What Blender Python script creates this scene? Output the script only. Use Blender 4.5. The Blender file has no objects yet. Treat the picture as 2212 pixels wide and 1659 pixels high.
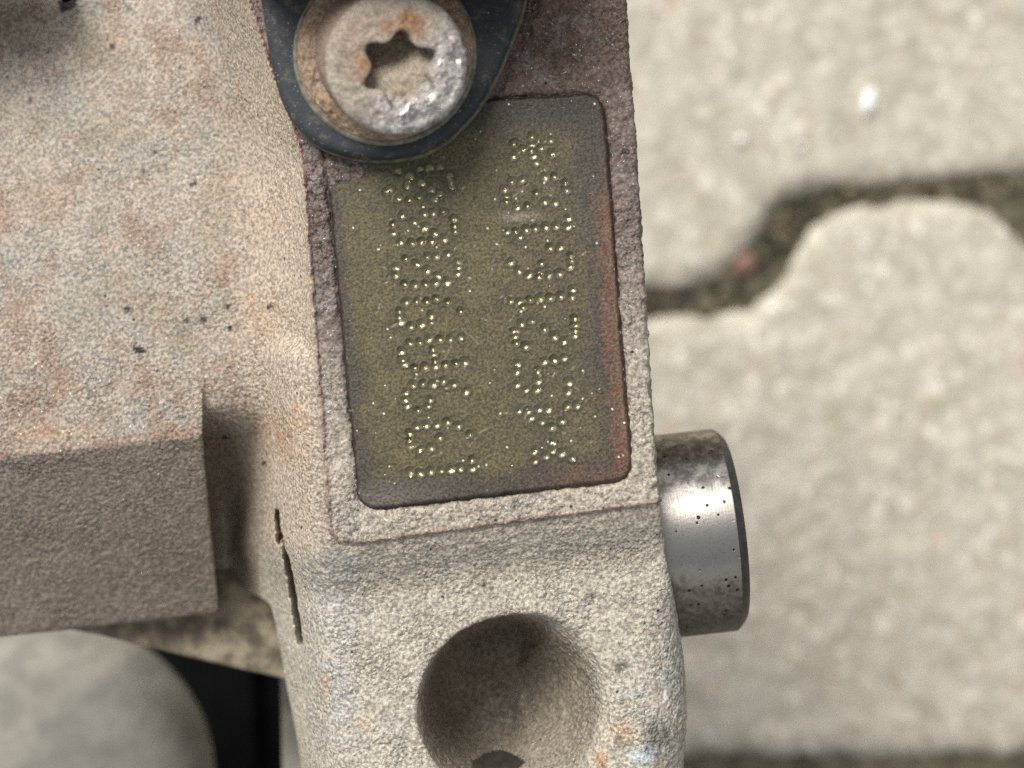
import bpy, bmesh, math, random
import numpy as np
from mathutils import Vector, Matrix

# ------------------------------------------------------------------ camera, sky, sun, exposure
MM = 0.001
D = 146.0                      # camera height above the stamped pad, mm
S = 95.0 / 2212.0              # mm per picture unit on the pad plane
CX, CY = 1106.0, 829.5

scene = bpy.context.scene
cam_data = bpy.data.cameras.new("camera")
cam = bpy.data.objects.new("camera", cam_data)
scene.collection.objects.link(cam)
cam.location = (0, 0, D * MM)
cam_data.sensor_width = 36.0
cam_data.lens = 36.0 * D / 95.0
cam_data.clip_start = 0.005
cam_data.clip_end = 50.0
cam_data.dof.use_dof = True
cam_data.dof.focus_distance = (D + 3.0) * MM
cam_data.dof.aperture_fstop = 15.5
scene.camera = cam

SUN_DIR = Vector((-0.36, 0.60, 0.715)).normalized()      # towards the sun
elev = math.asin(SUN_DIR.z)
azim = math.atan2(SUN_DIR.x, SUN_DIR.y)
world = bpy.data.worlds.new("World")
scene.world = world
world.use_nodes = True
wn = world.node_tree.nodes
sky = wn.new("ShaderNodeTexSky")
sky.sky_type = 'NISHITA'
sky.sun_disc = False
sky.sun_elevation = elev
sky.sun_rotation = azim
sky.dust_density = 2.0
sky.air_density = 0.7
bg = wn["Background"]
bg.inputs["Strength"].default_value = 0.14
haze_white = wn.new("ShaderNodeHueSaturation")        # hazy, milky daylight
haze_white.inputs["Saturation"].default_value = 0.14
world.node_tree.links.new(sky.outputs[0], haze_white.inputs["Color"])
world.node_tree.links.new(haze_white.outputs[0], bg.inputs[0])

sun_data = bpy.data.lights.new("sun", 'SUN')
sun_data.energy = 2.8
sun_data.angle = math.radians(32.0)
sun_data.color = (1.0, 0.975, 0.94)
sun = bpy.data.objects.new("sun", sun_data)
scene.collection.objects.link(sun)
sun.location = (-0.3, 0.4, 0.6)
sun.rotation_euler = SUN_DIR.to_track_quat('Z', 'Y').to_euler()

scene.view_settings.view_transform = 'Standard'
scene.view_settings.look = 'None'
scene.view_settings.gamma = 1.0
scene.view_settings.exposure = 0.2
scene.view_settings.use_curve_mapping = False
scene.render.film_transparent = False
scene.cycles.max_bounces = 6
scene.cycles.use_denoising = False

# ------------------------------------------------------------------ helpers
rng = np.random.RandomState(7)
random.seed(7)

def W(px, py, z=0.0):
    f = (D - z) / D
    return ((px - CX) * S * f, (CY - py) * S * f)

def WP(pts, z=0.0):
    return np.array([W(p[0], p[1], p[2] if len(p) > 2 else z) for p in pts], dtype=np.float64)

_perm = rng.permutation(256).astype(np.int32)
_perm = np.concatenate([_perm, _perm, _perm])
_grad = rng.normal(size=(256, 3)); _grad /= np.linalg.norm(_grad, axis=1)[:, None]
_grad = _grad.astype(np.float32)

def perlin(x, y, z):
    x = np.asarray(x, np.float32); y = np.asarray(y, np.float32); z = np.asarray(z, np.float32)
    xi = np.floor(x).astype(np.int32); yi = np.floor(y).astype(np.int32); zi = np.floor(z).astype(np.int32)
    xf, yf, zf = x - xi, y - yi, z - zi
    u = xf*xf*xf*(xf*(xf*6-15)+10); v = yf*yf*yf*(yf*(yf*6-15)+10); w = zf*zf*zf*(zf*(zf*6-15)+10)
    r = 0
    for dx in (0, 1):
        wx = u if dx else 1-u
        for dy in (0, 1):
            wy = v if dy else 1-v
            for dz in (0, 1):
                wz = w if dz else 1-w
                h = _perm[_perm[_perm[(xi+dx) & 255] + ((yi+dy) & 255)] + ((zi+dz) & 255)]
                g = _grad[h]
                r = r + wx*wy*wz*(g[..., 0]*(xf-dx) + g[..., 1]*(yf-dy) + g[..., 2]*(zf-dz))
    return r * 1.6

def fbm(x, y, z, scale, octaves=3, gain=0.5, seed=0.0):
    a, t, f = 1.0, 0.0, 1.0/scale
    for i in range(octaves):
        t = t + a*perlin(x*f + seed + 17.3*i, y*f + seed*1.7 - 9.1*i, z*f + 3.3*i)
        a *= gain; f *= 2.03
    return t

def sstep(a, b, x):
    t = np.clip((x-a)/(b-a), 0, 1)
    return t*t*(3-2*t)

def poly_sdf(P, X, Y):
    """signed distance to a closed polygon, negative inside"""
    d = np.full(X.shape, 1e18); inside = np.zeros(X.shape, bool)
    n = len(P)
    for i in range(n):
        ax, ay = P[i]; bx, by = P[(i+1) % n]
        ex, ey = bx-ax, by-ay
        wx, wy = X-ax, Y-ay
        t = np.clip((wx*ex+wy*ey)/(ex*ex+ey*ey+1e-12), 0, 1)
        d = np.minimum(d, (wx-ex*t)**2 + (wy-ey*t)**2)
        c = ((ay <= Y) & (by > Y)) | ((by <= Y) & (ay > Y))
        if abs(ey) > 1e-12:
            inside ^= c & (X < ax + (Y-ay)/ey*ex)
    d = np.sqrt(d)
    return np.where(inside, -d, d)

def seg_sdf(a, b, X, Y):
    ex, ey = b[0]-a[0], b[1]-a[1]
    wx, wy = X-a[0], Y-a[1]
    t = np.clip((wx*ex+wy*ey)/(ex*ex+ey*ey), 0, 1)
    return np.sqrt((wx-ex*t)**2+(wy-ey*t)**2)

def line_side(a, b, X, Y):
    """distance to the infinite line a->b, positive on its right-hand side"""
    ex, ey = b[0]-a[0], b[1]-a[1]; L = math.hypot(ex, ey)
    return ((X-a[0])*ey - (Y-a[1])*ex)/L

def smax(a, b, k):
    h = np.clip(0.5+0.5*(a-b)/k, 0, 1)
    return b + (a-b)*h + k*h*(1-h)

def smin(a, b, k):
    return -smax(-a, -b, k)

def splus(x, r):
    return np.where(x > 6*r, x, r*np.log1p(np.exp(np.clip(x/r, -30, 30))))

def catmull(pts, n=6, closed=False):
    out = []
    P = [np.array(p, float) for p in pts]
    N = len(P)
    rngi = range(N) if closed else range(N-1)
    for i in rngi:
        p0 = P[(i-1) % N] if closed or i > 0 else P[0]
        p1 = P[i]; p2 = P[(i+1) % N]
        p3 = P[(i+2) % N] if closed or i+2 < N else P[-1]
        for j in range(n):
            t = j/n
            out.append(0.5*((2*p1)+(-p0+p2)*t+(2*p0-5*p1+4*p2-p3)*t*t+(-p0+3*p1-3*p2+p3)*t**3))
    if not closed: out.append(P[-1])
    return [tuple(p) for p in out]

def srgb(r, g, b):
    def f(c):
        c /= 255.0
        return c/12.92 if c <= 0.04045 else ((c+0.055)/1.055)**2.4
    return (f(r), f(g), f(b))

def tag(o, label=None, cat=None, group=None, kind=None):
    if label: o["label"] = label
    if cat: o["category"] = cat
    if group: o["group"] = group
    if kind: o["kind"] = kind
    return o

def empty(name, loc_mm=(0, 0, 0)):
    o = bpy.data.objects.new(name, None)
    o.empty_display_size = 0.005
    scene.collection.objects.link(o)
    o.location = [c*MM for c in loc_mm]
    return o

def build(name, verts, faces, mat, parent=None, smooth=True, cols=None, attrs=None, normals=None):
    """verts in mm, world axes; one mesh object"""
    verts = np.asarray(verts, np.float64)
    me = bpy.data.meshes.new(name)
    off = np.zeros(3)
    if parent is not None:
        off = np.array(parent.location)/MM
    V = ((verts-off)*MM).astype(np.float32)
    faces = np.asarray(faces) if not isinstance(faces, list) else faces
    if isinstance(faces, np.ndarray):
        nf, k = faces.shape
        me.vertices.add(len(V)); me.vertices.foreach_set("co", V.ravel())
        me.loops.add(nf*k); me.loops.foreach_set("vertex_index", faces.ravel().astype(np.int32))
        me.polygons.add(nf)
        me.polygons.foreach_set("loop_start", np.arange(0, nf*k, k, dtype=np.int32))
        me.update(calc_edges=True); me.validate()
    else:
        me.from_pydata([tuple(v) for v in V], [], faces); me.update()
    me.polygons.foreach_set("use_smooth", [smooth]*len(me.polygons))
    if cols is not None:
        a = me.color_attributes.new("col", 'FLOAT_COLOR', 'POINT')
        c = np.ones((len(V), 4), np.float32); c[:, :3] = cols
        a.data.foreach_set("color", c.ravel())
    for k2, v in (attrs or {}).items():
        a = me.attributes.new(k2, 'FLOAT', 'POINT')
        a.data.foreach_set("value", np.asarray(v, np.float32))
    if normals is not None:
        me.normals_split_custom_set_from_vertices(normals.astype(np.float32))
    if mat: me.materials.append(mat)
    o = bpy.data.objects.new(name, me)
    scene.collection.objects.link(o)
    if parent is not None: o.parent = parent
    return o

def surface_nets(F, x, y, z):
    """iso-surface of the sampled field F (negative inside) -> verts, quads"""
    sg = F < 0
    nx, ny, nz = F.shape
    c = np.zeros((nx-1, ny-1, nz-1), np.uint8)
    for i in (0, 1):
        for j in (0, 1):
            for k in (0, 1):
                c += sg[i:nx-1+i, j:ny-1+j, k:nz-1+k]
    act = (c > 0) & (c < 8)
    I, J, K = np.nonzero(act)
    n = len(I)
    idx = np.full(c.shape, -1, np.int32); idx[I, J, K] = np.arange(n)
    acc = np.zeros((n, 3)); cnt = np.zeros(n)
    cor = [(a, b, d) for a in (0, 1) for b in (0, 1) for d in (0, 1)]
    val = {q: F[I+q[0], J+q[1], K+q[2]].astype(np.float64) for q in cor}
    for p in cor:
        for ax in range(3):
            if p[ax] == 0:
                q = list(p); q[ax] = 1; q = tuple(q)
                v0, v1 = val[p], val[q]
                m = (v0 < 0) != (v1 < 0)
                t = np.where(m, v0/np.where(m, v0-v1, 1), 0)
                pt = np.repeat(np.array(p, float)[None], n, 0); pt[:, ax] = t
                acc += pt*m[:, None]; cnt += m
    acc /= cnt[:, None]
    h = np.array([x[1]-x[0], y[1]-y[0], z[1]-z[0]])
    V = np.stack([x[I], y[J], z[K]], 1) + acc*h
    quads = []
    for ax in range(3):
        a = [slice(1, -1)]*3; a[ax] = slice(0, -1); b = [slice(1, -1)]*3; b[ax] = slice(1, None)
        s0 = sg[tuple(a)]; s1 = sg[tuple(b)]
        e = np.array(np.nonzero(s0 != s1))
        i, j, k = [e[m] + (0 if m == ax else 1) for m in range(3)]
        o = [i, j, k]; u, v = (ax+1) % 3, (ax+2) % 3
        def cell(du, dv):
            t = [o[0].copy(), o[1].copy(), o[2].copy()]; t[u] -= du; t[v] -= dv
            return idx[t[0], t[1], t[2]]
        q = np.stack([cell(0, 0), cell(1, 0), cell(1, 1), cell(0, 1)], 1)
        fl = ~s0[tuple(e)]
        q[fl] = q[fl][:, ::-1]
        quads.append(q)
    return V, np.concatenate(quads)

def vert_normals(V, Q):
    n = np.cross(V[Q[:, 2]]-V[Q[:, 0]], V[Q[:, 3]]-V[Q[:, 1]])
    N = np.zeros_like(V)
    for k in range(4):
        for a in range(3):
            N[:, a] += np.bincount(Q[:, k], n[:, a], len(V))
    return N/np.maximum(np.linalg.norm(N, axis=1), 1e-12)[:, None]

def to_px(V):
    f = (D-V[:, 2])/D
    return CX+V[:, 0]/(S*f), CY-V[:, 1]/(S*f)

# ------------------------------------------------------------------ materials
class Mat:
    def __init__(s, name):
        s.m = bpy.data.materials.new(name); s.m.use_nodes = True
        s.n = s.m.node_tree.nodes; s.l = s.m.node_tree.links
        s.b = s.n["Principled BSDF"]
        g = s.n.new("ShaderNodeNewGeometry")
        v = s.n.new("ShaderNodeVectorMath"); v.operation = 'SCALE'; v.inputs["Scale"].default_value = 1000.0
        s.l.new(g.outputs["Position"], v.inputs[0]); s.pos = v.outputs[0]
    def noise(s, size, detail=3, rough=0.55, dist=0.0, off=0.0):
        """noise with features about `size` mm"""
        t = s.n.new("ShaderNodeTexNoise"); t.inputs["Scale"].default_value = 1.0/size
        t.inputs["Detail"].default_value = detail; t.inputs["Roughness"].default_value = rough
        t.inputs["Distortion"].default_value = dist
        if off:
            a = s.n.new("ShaderNodeVectorMath"); a.operation = 'ADD'; a.inputs[1].default_value = (off, off*.7, -off)
            s.l.new(s.pos, a.inputs[0]); s.l.new(a.outputs[0], t.inputs["Vector"])
        else:
            s.l.new(s.pos, t.inputs["Vector"])
        return t.outputs["Fac"]
    def voro(s, size, feature='F1', out="Distance", rand=1.0):
        t = s.n.new("ShaderNodeTexVoronoi"); t.feature = feature
        t.inputs["Scale"].default_value = 1.0/size; t.inputs["Randomness"].default_value = rand
        s.l.new(s.pos, t.inputs["Vector"]); return t.outputs[out]
    def ramp(s, src, a, b, va=0.0, vb=1.0, smooth=True):
        t = s.n.new("ShaderNodeMapRange"); t.interpolation_type = 'SMOOTHSTEP' if smooth else 'LINEAR'
        t.inputs["From Min"].default_value = a; t.inputs["From Max"].default_value = b
        t.inputs["To Min"].default_value = va; t.inputs["To Max"].default_value = vb
        s.l.new(src, t.inputs["Value"]); return t.outputs[0]
    def math(s, op, a, b=None):
        t = s.n.new("ShaderNodeMath"); t.operation = op
        for i, v in enumerate((a, b)):
            if v is None: continue
            if isinstance(v, (int, float)): t.inputs[i].default_value = v
            else: s.l.new(v, t.inputs[i])
        return t.outputs[0]
    def mix(s, fac, a, b, mode='MIX'):
        t = s.n.new("ShaderNodeMix"); t.data_type = 'RGBA'; t.blend_type = mode
        for key, v in (("Factor", fac), ("A", a), ("B", b)):
            sock = [i for i in t.inputs if i.name == key and (i.type == 'RGBA' or key == "Factor" and i.type == 'VALUE')][0]
            if isinstance(v, (int, float)): sock.default_value = v
            elif isinstance(v, tuple): sock.default_value = (*v[:3], 1.0)
            else: s.l.new(v, sock)
        return [o for o in t.outputs if o.type == 'RGBA'][0]
    def attr(s, name, out="Color"):
        t = s.n.new("ShaderNodeAttribute"); t.attribute_name = name; return t.outputs[out]
    def set(s, **kw):
        for k, v in kw.items():
            sock = s.b.inputs[{"color": "Base Color", "rough": "Roughness", "metal": "Metallic", "spec": "Specular IOR Level"}[k]]
            if isinstance(v, (int, float)): sock.default_value = v
            elif isinstance(v, tuple): sock.default_value = (*v[:3], 1.0)
            else: s.l.new(v, sock)
    def bump(s, hs, strength=1.0):
        """hs: list of (height socket, mm)"""
        tot = None
        for h, amp in hs:
            t = s.math('MULTIPLY', h, amp*MM)
            tot = t if tot is None else s.math('ADD', tot, t)
        b = s.n.new("ShaderNodeBump"); b.inputs["Distance"].default_value = 1.0
        b.inputs["Strength"].default_value = strength
        s.l.new(tot, b.inputs["Height"]); s.l.new(b.outputs[0], s.b.inputs["Normal"])

def grained(m, base, dark=0.72, light=1.3, size=0.3):
    g = m.ramp(m.noise(size, 3, 0.6), 0.32, 0.68, dark, light)
    t = m.n.new("ShaderNodeVectorMath"); t.operation = 'SCALE'
    m.l.new(base, t.inputs[0]); m.l.new(g, t.inputs["Scale"])
    return t.outputs[0]

def cast_material():
    m = Mat("cast_aluminium")
    col = m.attr("col")
    c = grained(m, col, 0.54, 1.42, 0.32)
    warm = m.ramp(m.noise(0.6, 4, 0.65, 0.3, 11), 0.52, 0.68)
    c = m.mix(m.math('MULTIPLY', warm, 0.42), c, srgb(134, 104, 88))
    pit = m.math('MULTIPLY', m.ramp(m.voro(1.7), 0.10, 0.055), m.ramp(m.noise(2.2, 1, 0.5, 0, 5), 0.54, 0.60))
    c = m.mix(m.math('MULTIPLY', pit, 0.85), c, (0.02, 0.017, 0.015))
    fl = m.math('MULTIPLY', m.ramp(m.noise(0.24, 2, 0.6, 0, 23), 0.655, 0.70), m.ramp(m.attr('grain', 'Fac'), 0.45, 0.95, 0.35, 1.0))
    c = m.mix(m.math('MULTIPLY', fl, 0.7), c, (0.75, 0.74, 0.70))
    m.set(color=c, metal=m.math('MULTIPLY', fl, 0.6), rough=m.ramp(fl, 0, 1, 0.62, 0.3), spec=0.4)
    vary = m.ramp(m.noise(4.0, 3, 0.6, 0, 13), 0.35, 0.65, 0.30, 1.25)
    vary = m.math('MULTIPLY', vary, m.attr('grain', 'Fac'))
    gr = m.math('ADD', m.math('ADD', m.math('MULTIPLY', m.noise(0.6, 4, 0.65, 0.4), m_b0), m.math('MULTIPLY', m.noise(0.18, 2, 0.6), m_b1)),
                m.math('ADD', m.math('MULTIPLY', m.voro(0.34), -m_b2), m.math('MULTIPLY', m.voro(0.6), -0.12)))
    m.bump([(m.math('MULTIPLY', gr, vary), 1.0), (pit, -0.15)])
    return m.m
m_b0, m_b1, m_b2 = 0.26, 0.10, 0.16

def pad_material():
    m = Mat("stamped_pad_lacquer")
    col = m.attr("col"); dot = m.attr("dot", "Fac")
    c = grained(m, col, 0.52, 1.45, 0.26)
    c = m.mix(m.math('MULTIPLY', m.attr('halo', 'Fac'), 0.6), c, srgb(50, 47, 40))
    c = m.mix(m.math('MULTIPLY', dot, 0.9), c, srgb(158, 152, 120))
    fine = m.ramp(m.noise(0.17, 2, 0.6, 0, 47), 0.67, 0.72)
    c = m.mix(m.math('MULTIPLY', fine, 0.55), c, srgb(176, 168, 132))
    fl = m.math('MULTIPLY', m.ramp(m.math('ADD', m.voro(1.15), m.math('MULTIPLY', m.noise(0.2, 2), 0.10)), 0.165, 0.135), m.ramp(m.noise(0.9, 1, 0.5, 0, 5), 0.38, 0.46))
    c = m.mix(fl, c, (0.8, 0.78, 0.66))
    m.set(color=c, metal=m.math('MAXIMUM', m.math('MULTIPLY', dot, 1.0), m.math('MULTIPLY', fl, .3)),
          rough=m.ramp(m.math('MAXIMUM', dot, fl), 0, 1, 0.48, 0.17), spec=m.ramp(dot, 0, 1, 0.4, 1.0))
    m.bump([(m.noise(0.42, 4, 0.65, 0.3), 0.075), (m.noise(0.14, 2, 0.6), 0.012), (fl, 0.06)])
    return m.m

def bolt_material():
    m = Mat("rusty_steel")
    col = m.attr("col"); met = m.attr("metalmask", "Fac")
    c = grained(m, col, 0.72, 1.3, 0.3)
    n = m.ramp(m.noise(0.9, 4, 0.65, 0.5), 0.38, 0.62)
    mm = m.math('MULTIPLY', met, n)
    m.set(color=c, metal=m.math('MULTIPLY', mm, 0.9), rough=m.ramp(mm, 0, 1, 0.68, 0.38), spec=0.4)
    m.bump([(m.noise(0.8, 4, 0.6), 0.14), (m.noise(0.25, 2, 0.6), 0.06)])
    return m.m

def black_plastic_material():
    m = Mat("dusty_black_plastic")
    dust = m.ramp(m.noise(1.3, 5, 0.68, 0.3), 0.50, 0.72)
    speck = m.ramp(m.noise(0.23, 2, 0.55, 0, 9), 0.68, 0.73)
    c = m.mix(m.math('MULTIPLY', dust, 0.5), srgb(58, 60, 64), srgb(132, 124, 110))
    c = m.mix(m.math('MULTIPLY', speck, 0.8), c, srgb(190, 182, 160))
    m.set(color=c, rough=0.55, spec=0.3)
    m.bump([(m.noise(0.5, 3, 0.6), 0.06), (m.noise(0.15, 2), 0.02)])
    return m.m

PIN_AXIS = (0.9936, 0.1126, 0.0)
def pin_material():
    m = Mat("ground_steel")
    # dark spots and a grimy patch near the lower side
    sp = m.math('MULTIPLY', m.ramp(m.math('ADD', m.voro(1.0), m.math('MULTIPLY', m.noise(0.5, 3), 0.22)), 0.30, 0.24), m.ramp(m.noise(2.4, 2, 0.5, 0, 3), 0.40, 0.50))
    fine = m.ramp(m.noise(0.28, 3, 0.6, 0.4), 0.60, 0.68)
    sep = m.n.new("ShaderNodeSeparateXYZ"); m.l.new(m.pos, sep.inputs[0])
    wob = m.math('ADD', sep.outputs[1], m.math('MULTIPLY', m.noise(4.0, 3, 0.6), 3.0))
    wob = m.math('ADD', wob, m.math('MULTIPLY', m.noise(0.9, 4, 0.7), 2.6))
    grime = m.ramp(wob, -14.0, -17.0)
    top = m.math('MULTIPLY', m.ramp(wob, -9.5, -6.0), m.ramp(m.noise(1.2, 4, 0.65), 0.35, 0.6))
    c = m.mix(m.math('MULTIPLY', fine, 0.45), srgb(184, 178, 170), srgb(112, 104, 98))
    c = m.mix(m.math('MULTIPLY', grime, m.ramp(m.noise(0.7, 4, 0.7, 0.3, 2), 0.3, 0.7, 0.7, 1.0)), c, srgb(86, 79, 66))
    c = m.mix(m.math('MULTIPLY', top, 0.7), c, srgb(74, 70, 68))
    c = m.mix(sp, c, (0.008, 0.007, 0.006))
    keep = m.math('SUBTRACT', 1.0, m.math('MAXIMUM', sp, m.math('MULTIPLY', grime, 0.75)))
    m.set(color=c, metal=m.math('MULTIPLY', keep, 0.95), rough=m.ramp(keep, 0, 1, 0.7, 0.43), spec=0.4)
    dt = m.n.new("ShaderNodeVectorMath"); dt.operation = 'DOT_PRODUCT'; dt.inputs[1].default_value = PIN_AXIS
    m.l.new(m.pos, dt.inputs[0])
    ln = m.n.new("ShaderNodeTexNoise"); ln.noise_dimensions = '1D'; ln.inputs["Scale"].default_value = 5.0; ln.inputs["Detail"].default_value = 3
    m.l.new(dt.outputs["Value"], ln.inputs["W"])
    m.bump([(m.noise(0.3, 3, 0.6), 0.012), (sp, -0.05), (ln.outputs["Fac"], 0.02)])
    tx = m.n.new("ShaderNodeCombineXYZ")
    for i in range(3): tx.inputs[i].default_value = PIN_AXIS[i]
    m.l.new(tx.outputs[0], m.b.inputs["Tangent"])
    m.b.inputs["Anisotropic"].default_value = 0.8
    return m.m

def paver_material():
    m = Mat("concrete_paver")
    a = m.ramp(m.noise(6.0, 6, 0.68), 0.36, 0.64)
    c = m.mix(a, srgb(170, 163, 147), srgb(195, 188, 172))
    b = m.ramp(m.noise(2.6, 3, 0.6, 0, 7), 0.54, 0.62)
    c = m.mix(m.math('MULTIPLY', b, 0.6), c, srgb(224, 217, 200))
    d = m.ramp(m.noise(4.0, 3, 0.6, 0, 19), 0.55, 0.70)
    c = m.mix(m.math('MULTIPLY', d, 0.4), c, srgb(160, 150, 122))
    e = m.ramp(m.noise(5.0, 2, 0.6, 0, 41), 0.60, 0.70)
    c = m.mix(m.math('MULTIPLY', e, 0.35), c, srgb(196, 164, 140))
    gl = m.ramp(m.voro(3.4), 0.26, 0.18)
    glm = m.math('MULTIPLY', gl, m.ramp(m.noise(6, 1, 0.5, 0, 3), 0.48, 0.55))
    c = m.mix(m.math('MULTIPLY', glm, 0.7), c, srgb(245, 238, 222))  # pale spots painted in as small highlights
    m.set(color=c, rough=0.85, spec=0.25)
    m.bump([(m.noise(1.6, 4, 0.6), 0.45), (m.noise(5, 2), 0.4)])
    return m.m

def simple(name, color, rough=0.8, spec=0.3, size=3.0, var=0.25, bump=0.1, second=None):
    m = Mat(name)
    a = m.ramp(m.noise(size, 4, 0.6), 0.35, 0.65)
    lo = tuple(c*(1-var) for c in color); hi = second or tuple(min(1, c*(1+var)) for c in color)
    m.set(color=m.mix(a, lo, hi), rough=rough, spec=spec)
    m.bump([(m.noise(size*0.3, 3, 0.6), bump)])
    return m.m

M_cast = cast_material(); M_pad = pad_material(); M_bolt = bolt_material()
M_plastic = black_plastic_material(); M_pin = pin_material(); M_paver = paver_material()
M_soil = simple("joint_soil", srgb(98, 93, 78), 0.95, 0.1, 4.0, 0.4, 0.8)
M_house = simple("dusty_grey_housing", srgb(136, 132, 122), 0.75, 0.3, 5.0, 0.16, 0.15)
M_ledge = simple("dirty_ledge", srgb(116, 106, 90), 0.75, 0.3, 2.6, 0.3, 0.2, srgb(156, 144, 122))
M_black = simple("gap_and_tube_black", (0.003, 0.003, 0.003), 0.8, 0.06, 4.0, 0.3, 0.05)
M_lip = simple("dusty_lip", srgb(112, 110, 96), 0.7, 0.3, 1.0, 0.3, 0.1)
M_chamfer = simple("shaded_steel", srgb(58, 56, 54), 0.5, 0.4, 0.8, 0.3, 0.03)  # end face colour darkened, as turned away from the light
M_steelrim = simple("dull_sleeve", srgb(118, 114, 100), 0.55, 0.4, 0.8, 0.35, 0.05)

# ------------------------------------------------------------------ ground: pavement bed and paving stones
GZ = -120.0
bed = build("pavement", [(-900, -900, GZ-2.0), (900, -900, GZ-2.0), (900, 900, GZ-2.0), (-900, 900, GZ-2.0)], [[0, 1, 2, 3]], M_soil, smooth=False)
tag(bed, kind="structure")

def paver(px_pts, step=0.8, bevel=4.5):
    """one interlocking stone: worn, rounded edges and an uneven top"""
    P = np.array(catmull([W(p[0], p[1], GZ) for p in px_pts], 6, closed=True))
    ax = np.arange(P[:, 0].min()-3, P[:, 0].max()+3, step); ay = np.arange(P[:, 1].min()-3, P[:, 1].max()+3, step)
    X, Y = np.meshgrid(ax, ay, indexing='ij')
    d = poly_sdf(P[::2], X, Y) + 0.75*fbm(X, Y, 0*X, 6.0, 3, 0.6, 3.0)
    e = np.clip(1+d/bevel, 0, None)
    Z = GZ - 1.9*np.clip(e, 0, 1)**2.2 - 9.0*sstep(-0.3, 1.6, d) + 0.22*fbm(X, Y, 0*X, 3.0, 3, 0.6, 5.0)
    n, m_ = X.shape
    ids = np.arange(n*m_).reshape(n, m_)
    q = np.stack([ids[:-1, :-1], ids[1:, :-1], ids[1:, 1:], ids[:-1, 1:]], -1).reshape(-1, 4)
    q = q[(d.ravel()[q] < 2.4).all(1)]
    u, inv = np.unique(q, return_inverse=True)
    V = np.stack([X.ravel(), Y.ravel(), Z.ravel()], 1)[u]
    return build("paving_stone", V, inv.reshape(q.shape), M_paver, bed, True)
paver([(200, 660), (700, 615), (1300, 622), (1500, 618), (1570, 590), (1630, 515), (1690, 440), (1780, 410), (2000, 396), (2250, 366),
       (2700, 330), (3300, 320), (3350, -200), (3250, -900), (1500, -1000), (200, -900), (150, 0)])
paver([(300, 720), (900, 690), (1400, 678), (1560, 674), (1640, 654), (1692, 596), (1736, 516), (1796, 460), (1890, 436), (2060, 428),
       (2140, 452), (2200, 500), (2270, 590), (2330, 800), (2340, 1300), (2300, 1560), (2210, 1630), (2000, 1640), (1500, 1636), (900, 1640), (300, 1650), (250, 1200)])
paver([(2290, 420), (2700, 395), (3300, 380), (3330, 1000), (3300, 1560), (2800, 1590), (2450, 1590), (2400, 1480), (2405, 1000), (2400, 760), (2340, 560)])
paver([(300, 1720), (900, 1700), (1500, 1690), (2000, 1694), (2300, 1680), (2420, 1650), (3300, 1640), (3350, 2300), (3200, 3000), (1500, 3050), (300, 2900)])

def pebble(name, px, py, z, rx, ry, rz, mat, rot=0, seed=0, subdiv=2, jag=0.18):
    bm = bmesh.new(); bmesh.ops.create_icosphere(bm, subdivisions=subdiv, radius=1)
    co = np.array([v.co[:] for v in bm.verts])
    d = 1 + jag*fbm(co[:, 0]+seed*3.1, co[:, 1]+seed, co[:, 2], 1.1, 2)
    x, y = W(px, py, z)
    for v, k in zip(bm.verts, d): v.co = v.co*k
    bmesh.ops.scale(bm, vec=(rx*MM, ry*MM, rz*MM), verts=bm.verts)
    bmesh.ops.rotate(bm, cent=(0, 0, 0), matrix=Matrix.Rotation(rot, 3, 'Z'), verts=bm.verts)
    me = bpy.data.meshes.new(name); bm.to_mesh(me); bm.free()
    me.polygons.foreach_set("use_smooth", [True]*len(me.polygons)); me.materials.append(mat)
    o = bpy.data.objects.new(name, me); scene.collection.objects.link(o)
    o.location = (x*MM, y*MM, z*MM)
    return o
M_pink = simple("pink_stone", srgb(132, 102, 90), 0.7, 0.3, 2.0, 0.2, 0.1)
M_redsoil = simple("dark_red_stone", srgb(92, 58, 54), 0.8, 0.3, 2.0, 0.3, 0.1)
M_white = simple("white_glint", (0.92, 0.91, 0.88), 0.35, 0.6, 2.0, 0.05, 0.05)  # white grains added in place of out-of-focus glints
tag(pebble("pebble", 1608, 572, GZ-2.2, 3.0, 2.1, 1.6, M_pink, 0.5, 1), "small pink pebble lying in the joint between the paving stones", "pebble")
tag(pebble("pebble", 1565, 535, GZ-2.8, 3.0, 2.4, 2.0, M_redsoil, 0.9, 2), "dark red pebble half buried in the joint above the pink one", "pebble")
tag(pebble("grain", 1876, 220, GZ+0.5, 1.1, 2.6, 0.9, M_white, -0.25, 3), "long white grain standing in for a glint on the upper paving stone", "grain")
tag(pebble("grain", 1601, 302, GZ+0.4, 0.8, 0.8, 0.8, M_white, 0, 4), "bright round white grain standing in for a glint on the upper paving stone nearest the casting", "grain")
tag(pebble("grain", 1734, 316, GZ+0.3, 0.55, 0.55, 0.5, M_white, 0, 5), "faint tiny white grain standing in for a glint below and between the two brighter ones", "grain")

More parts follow.
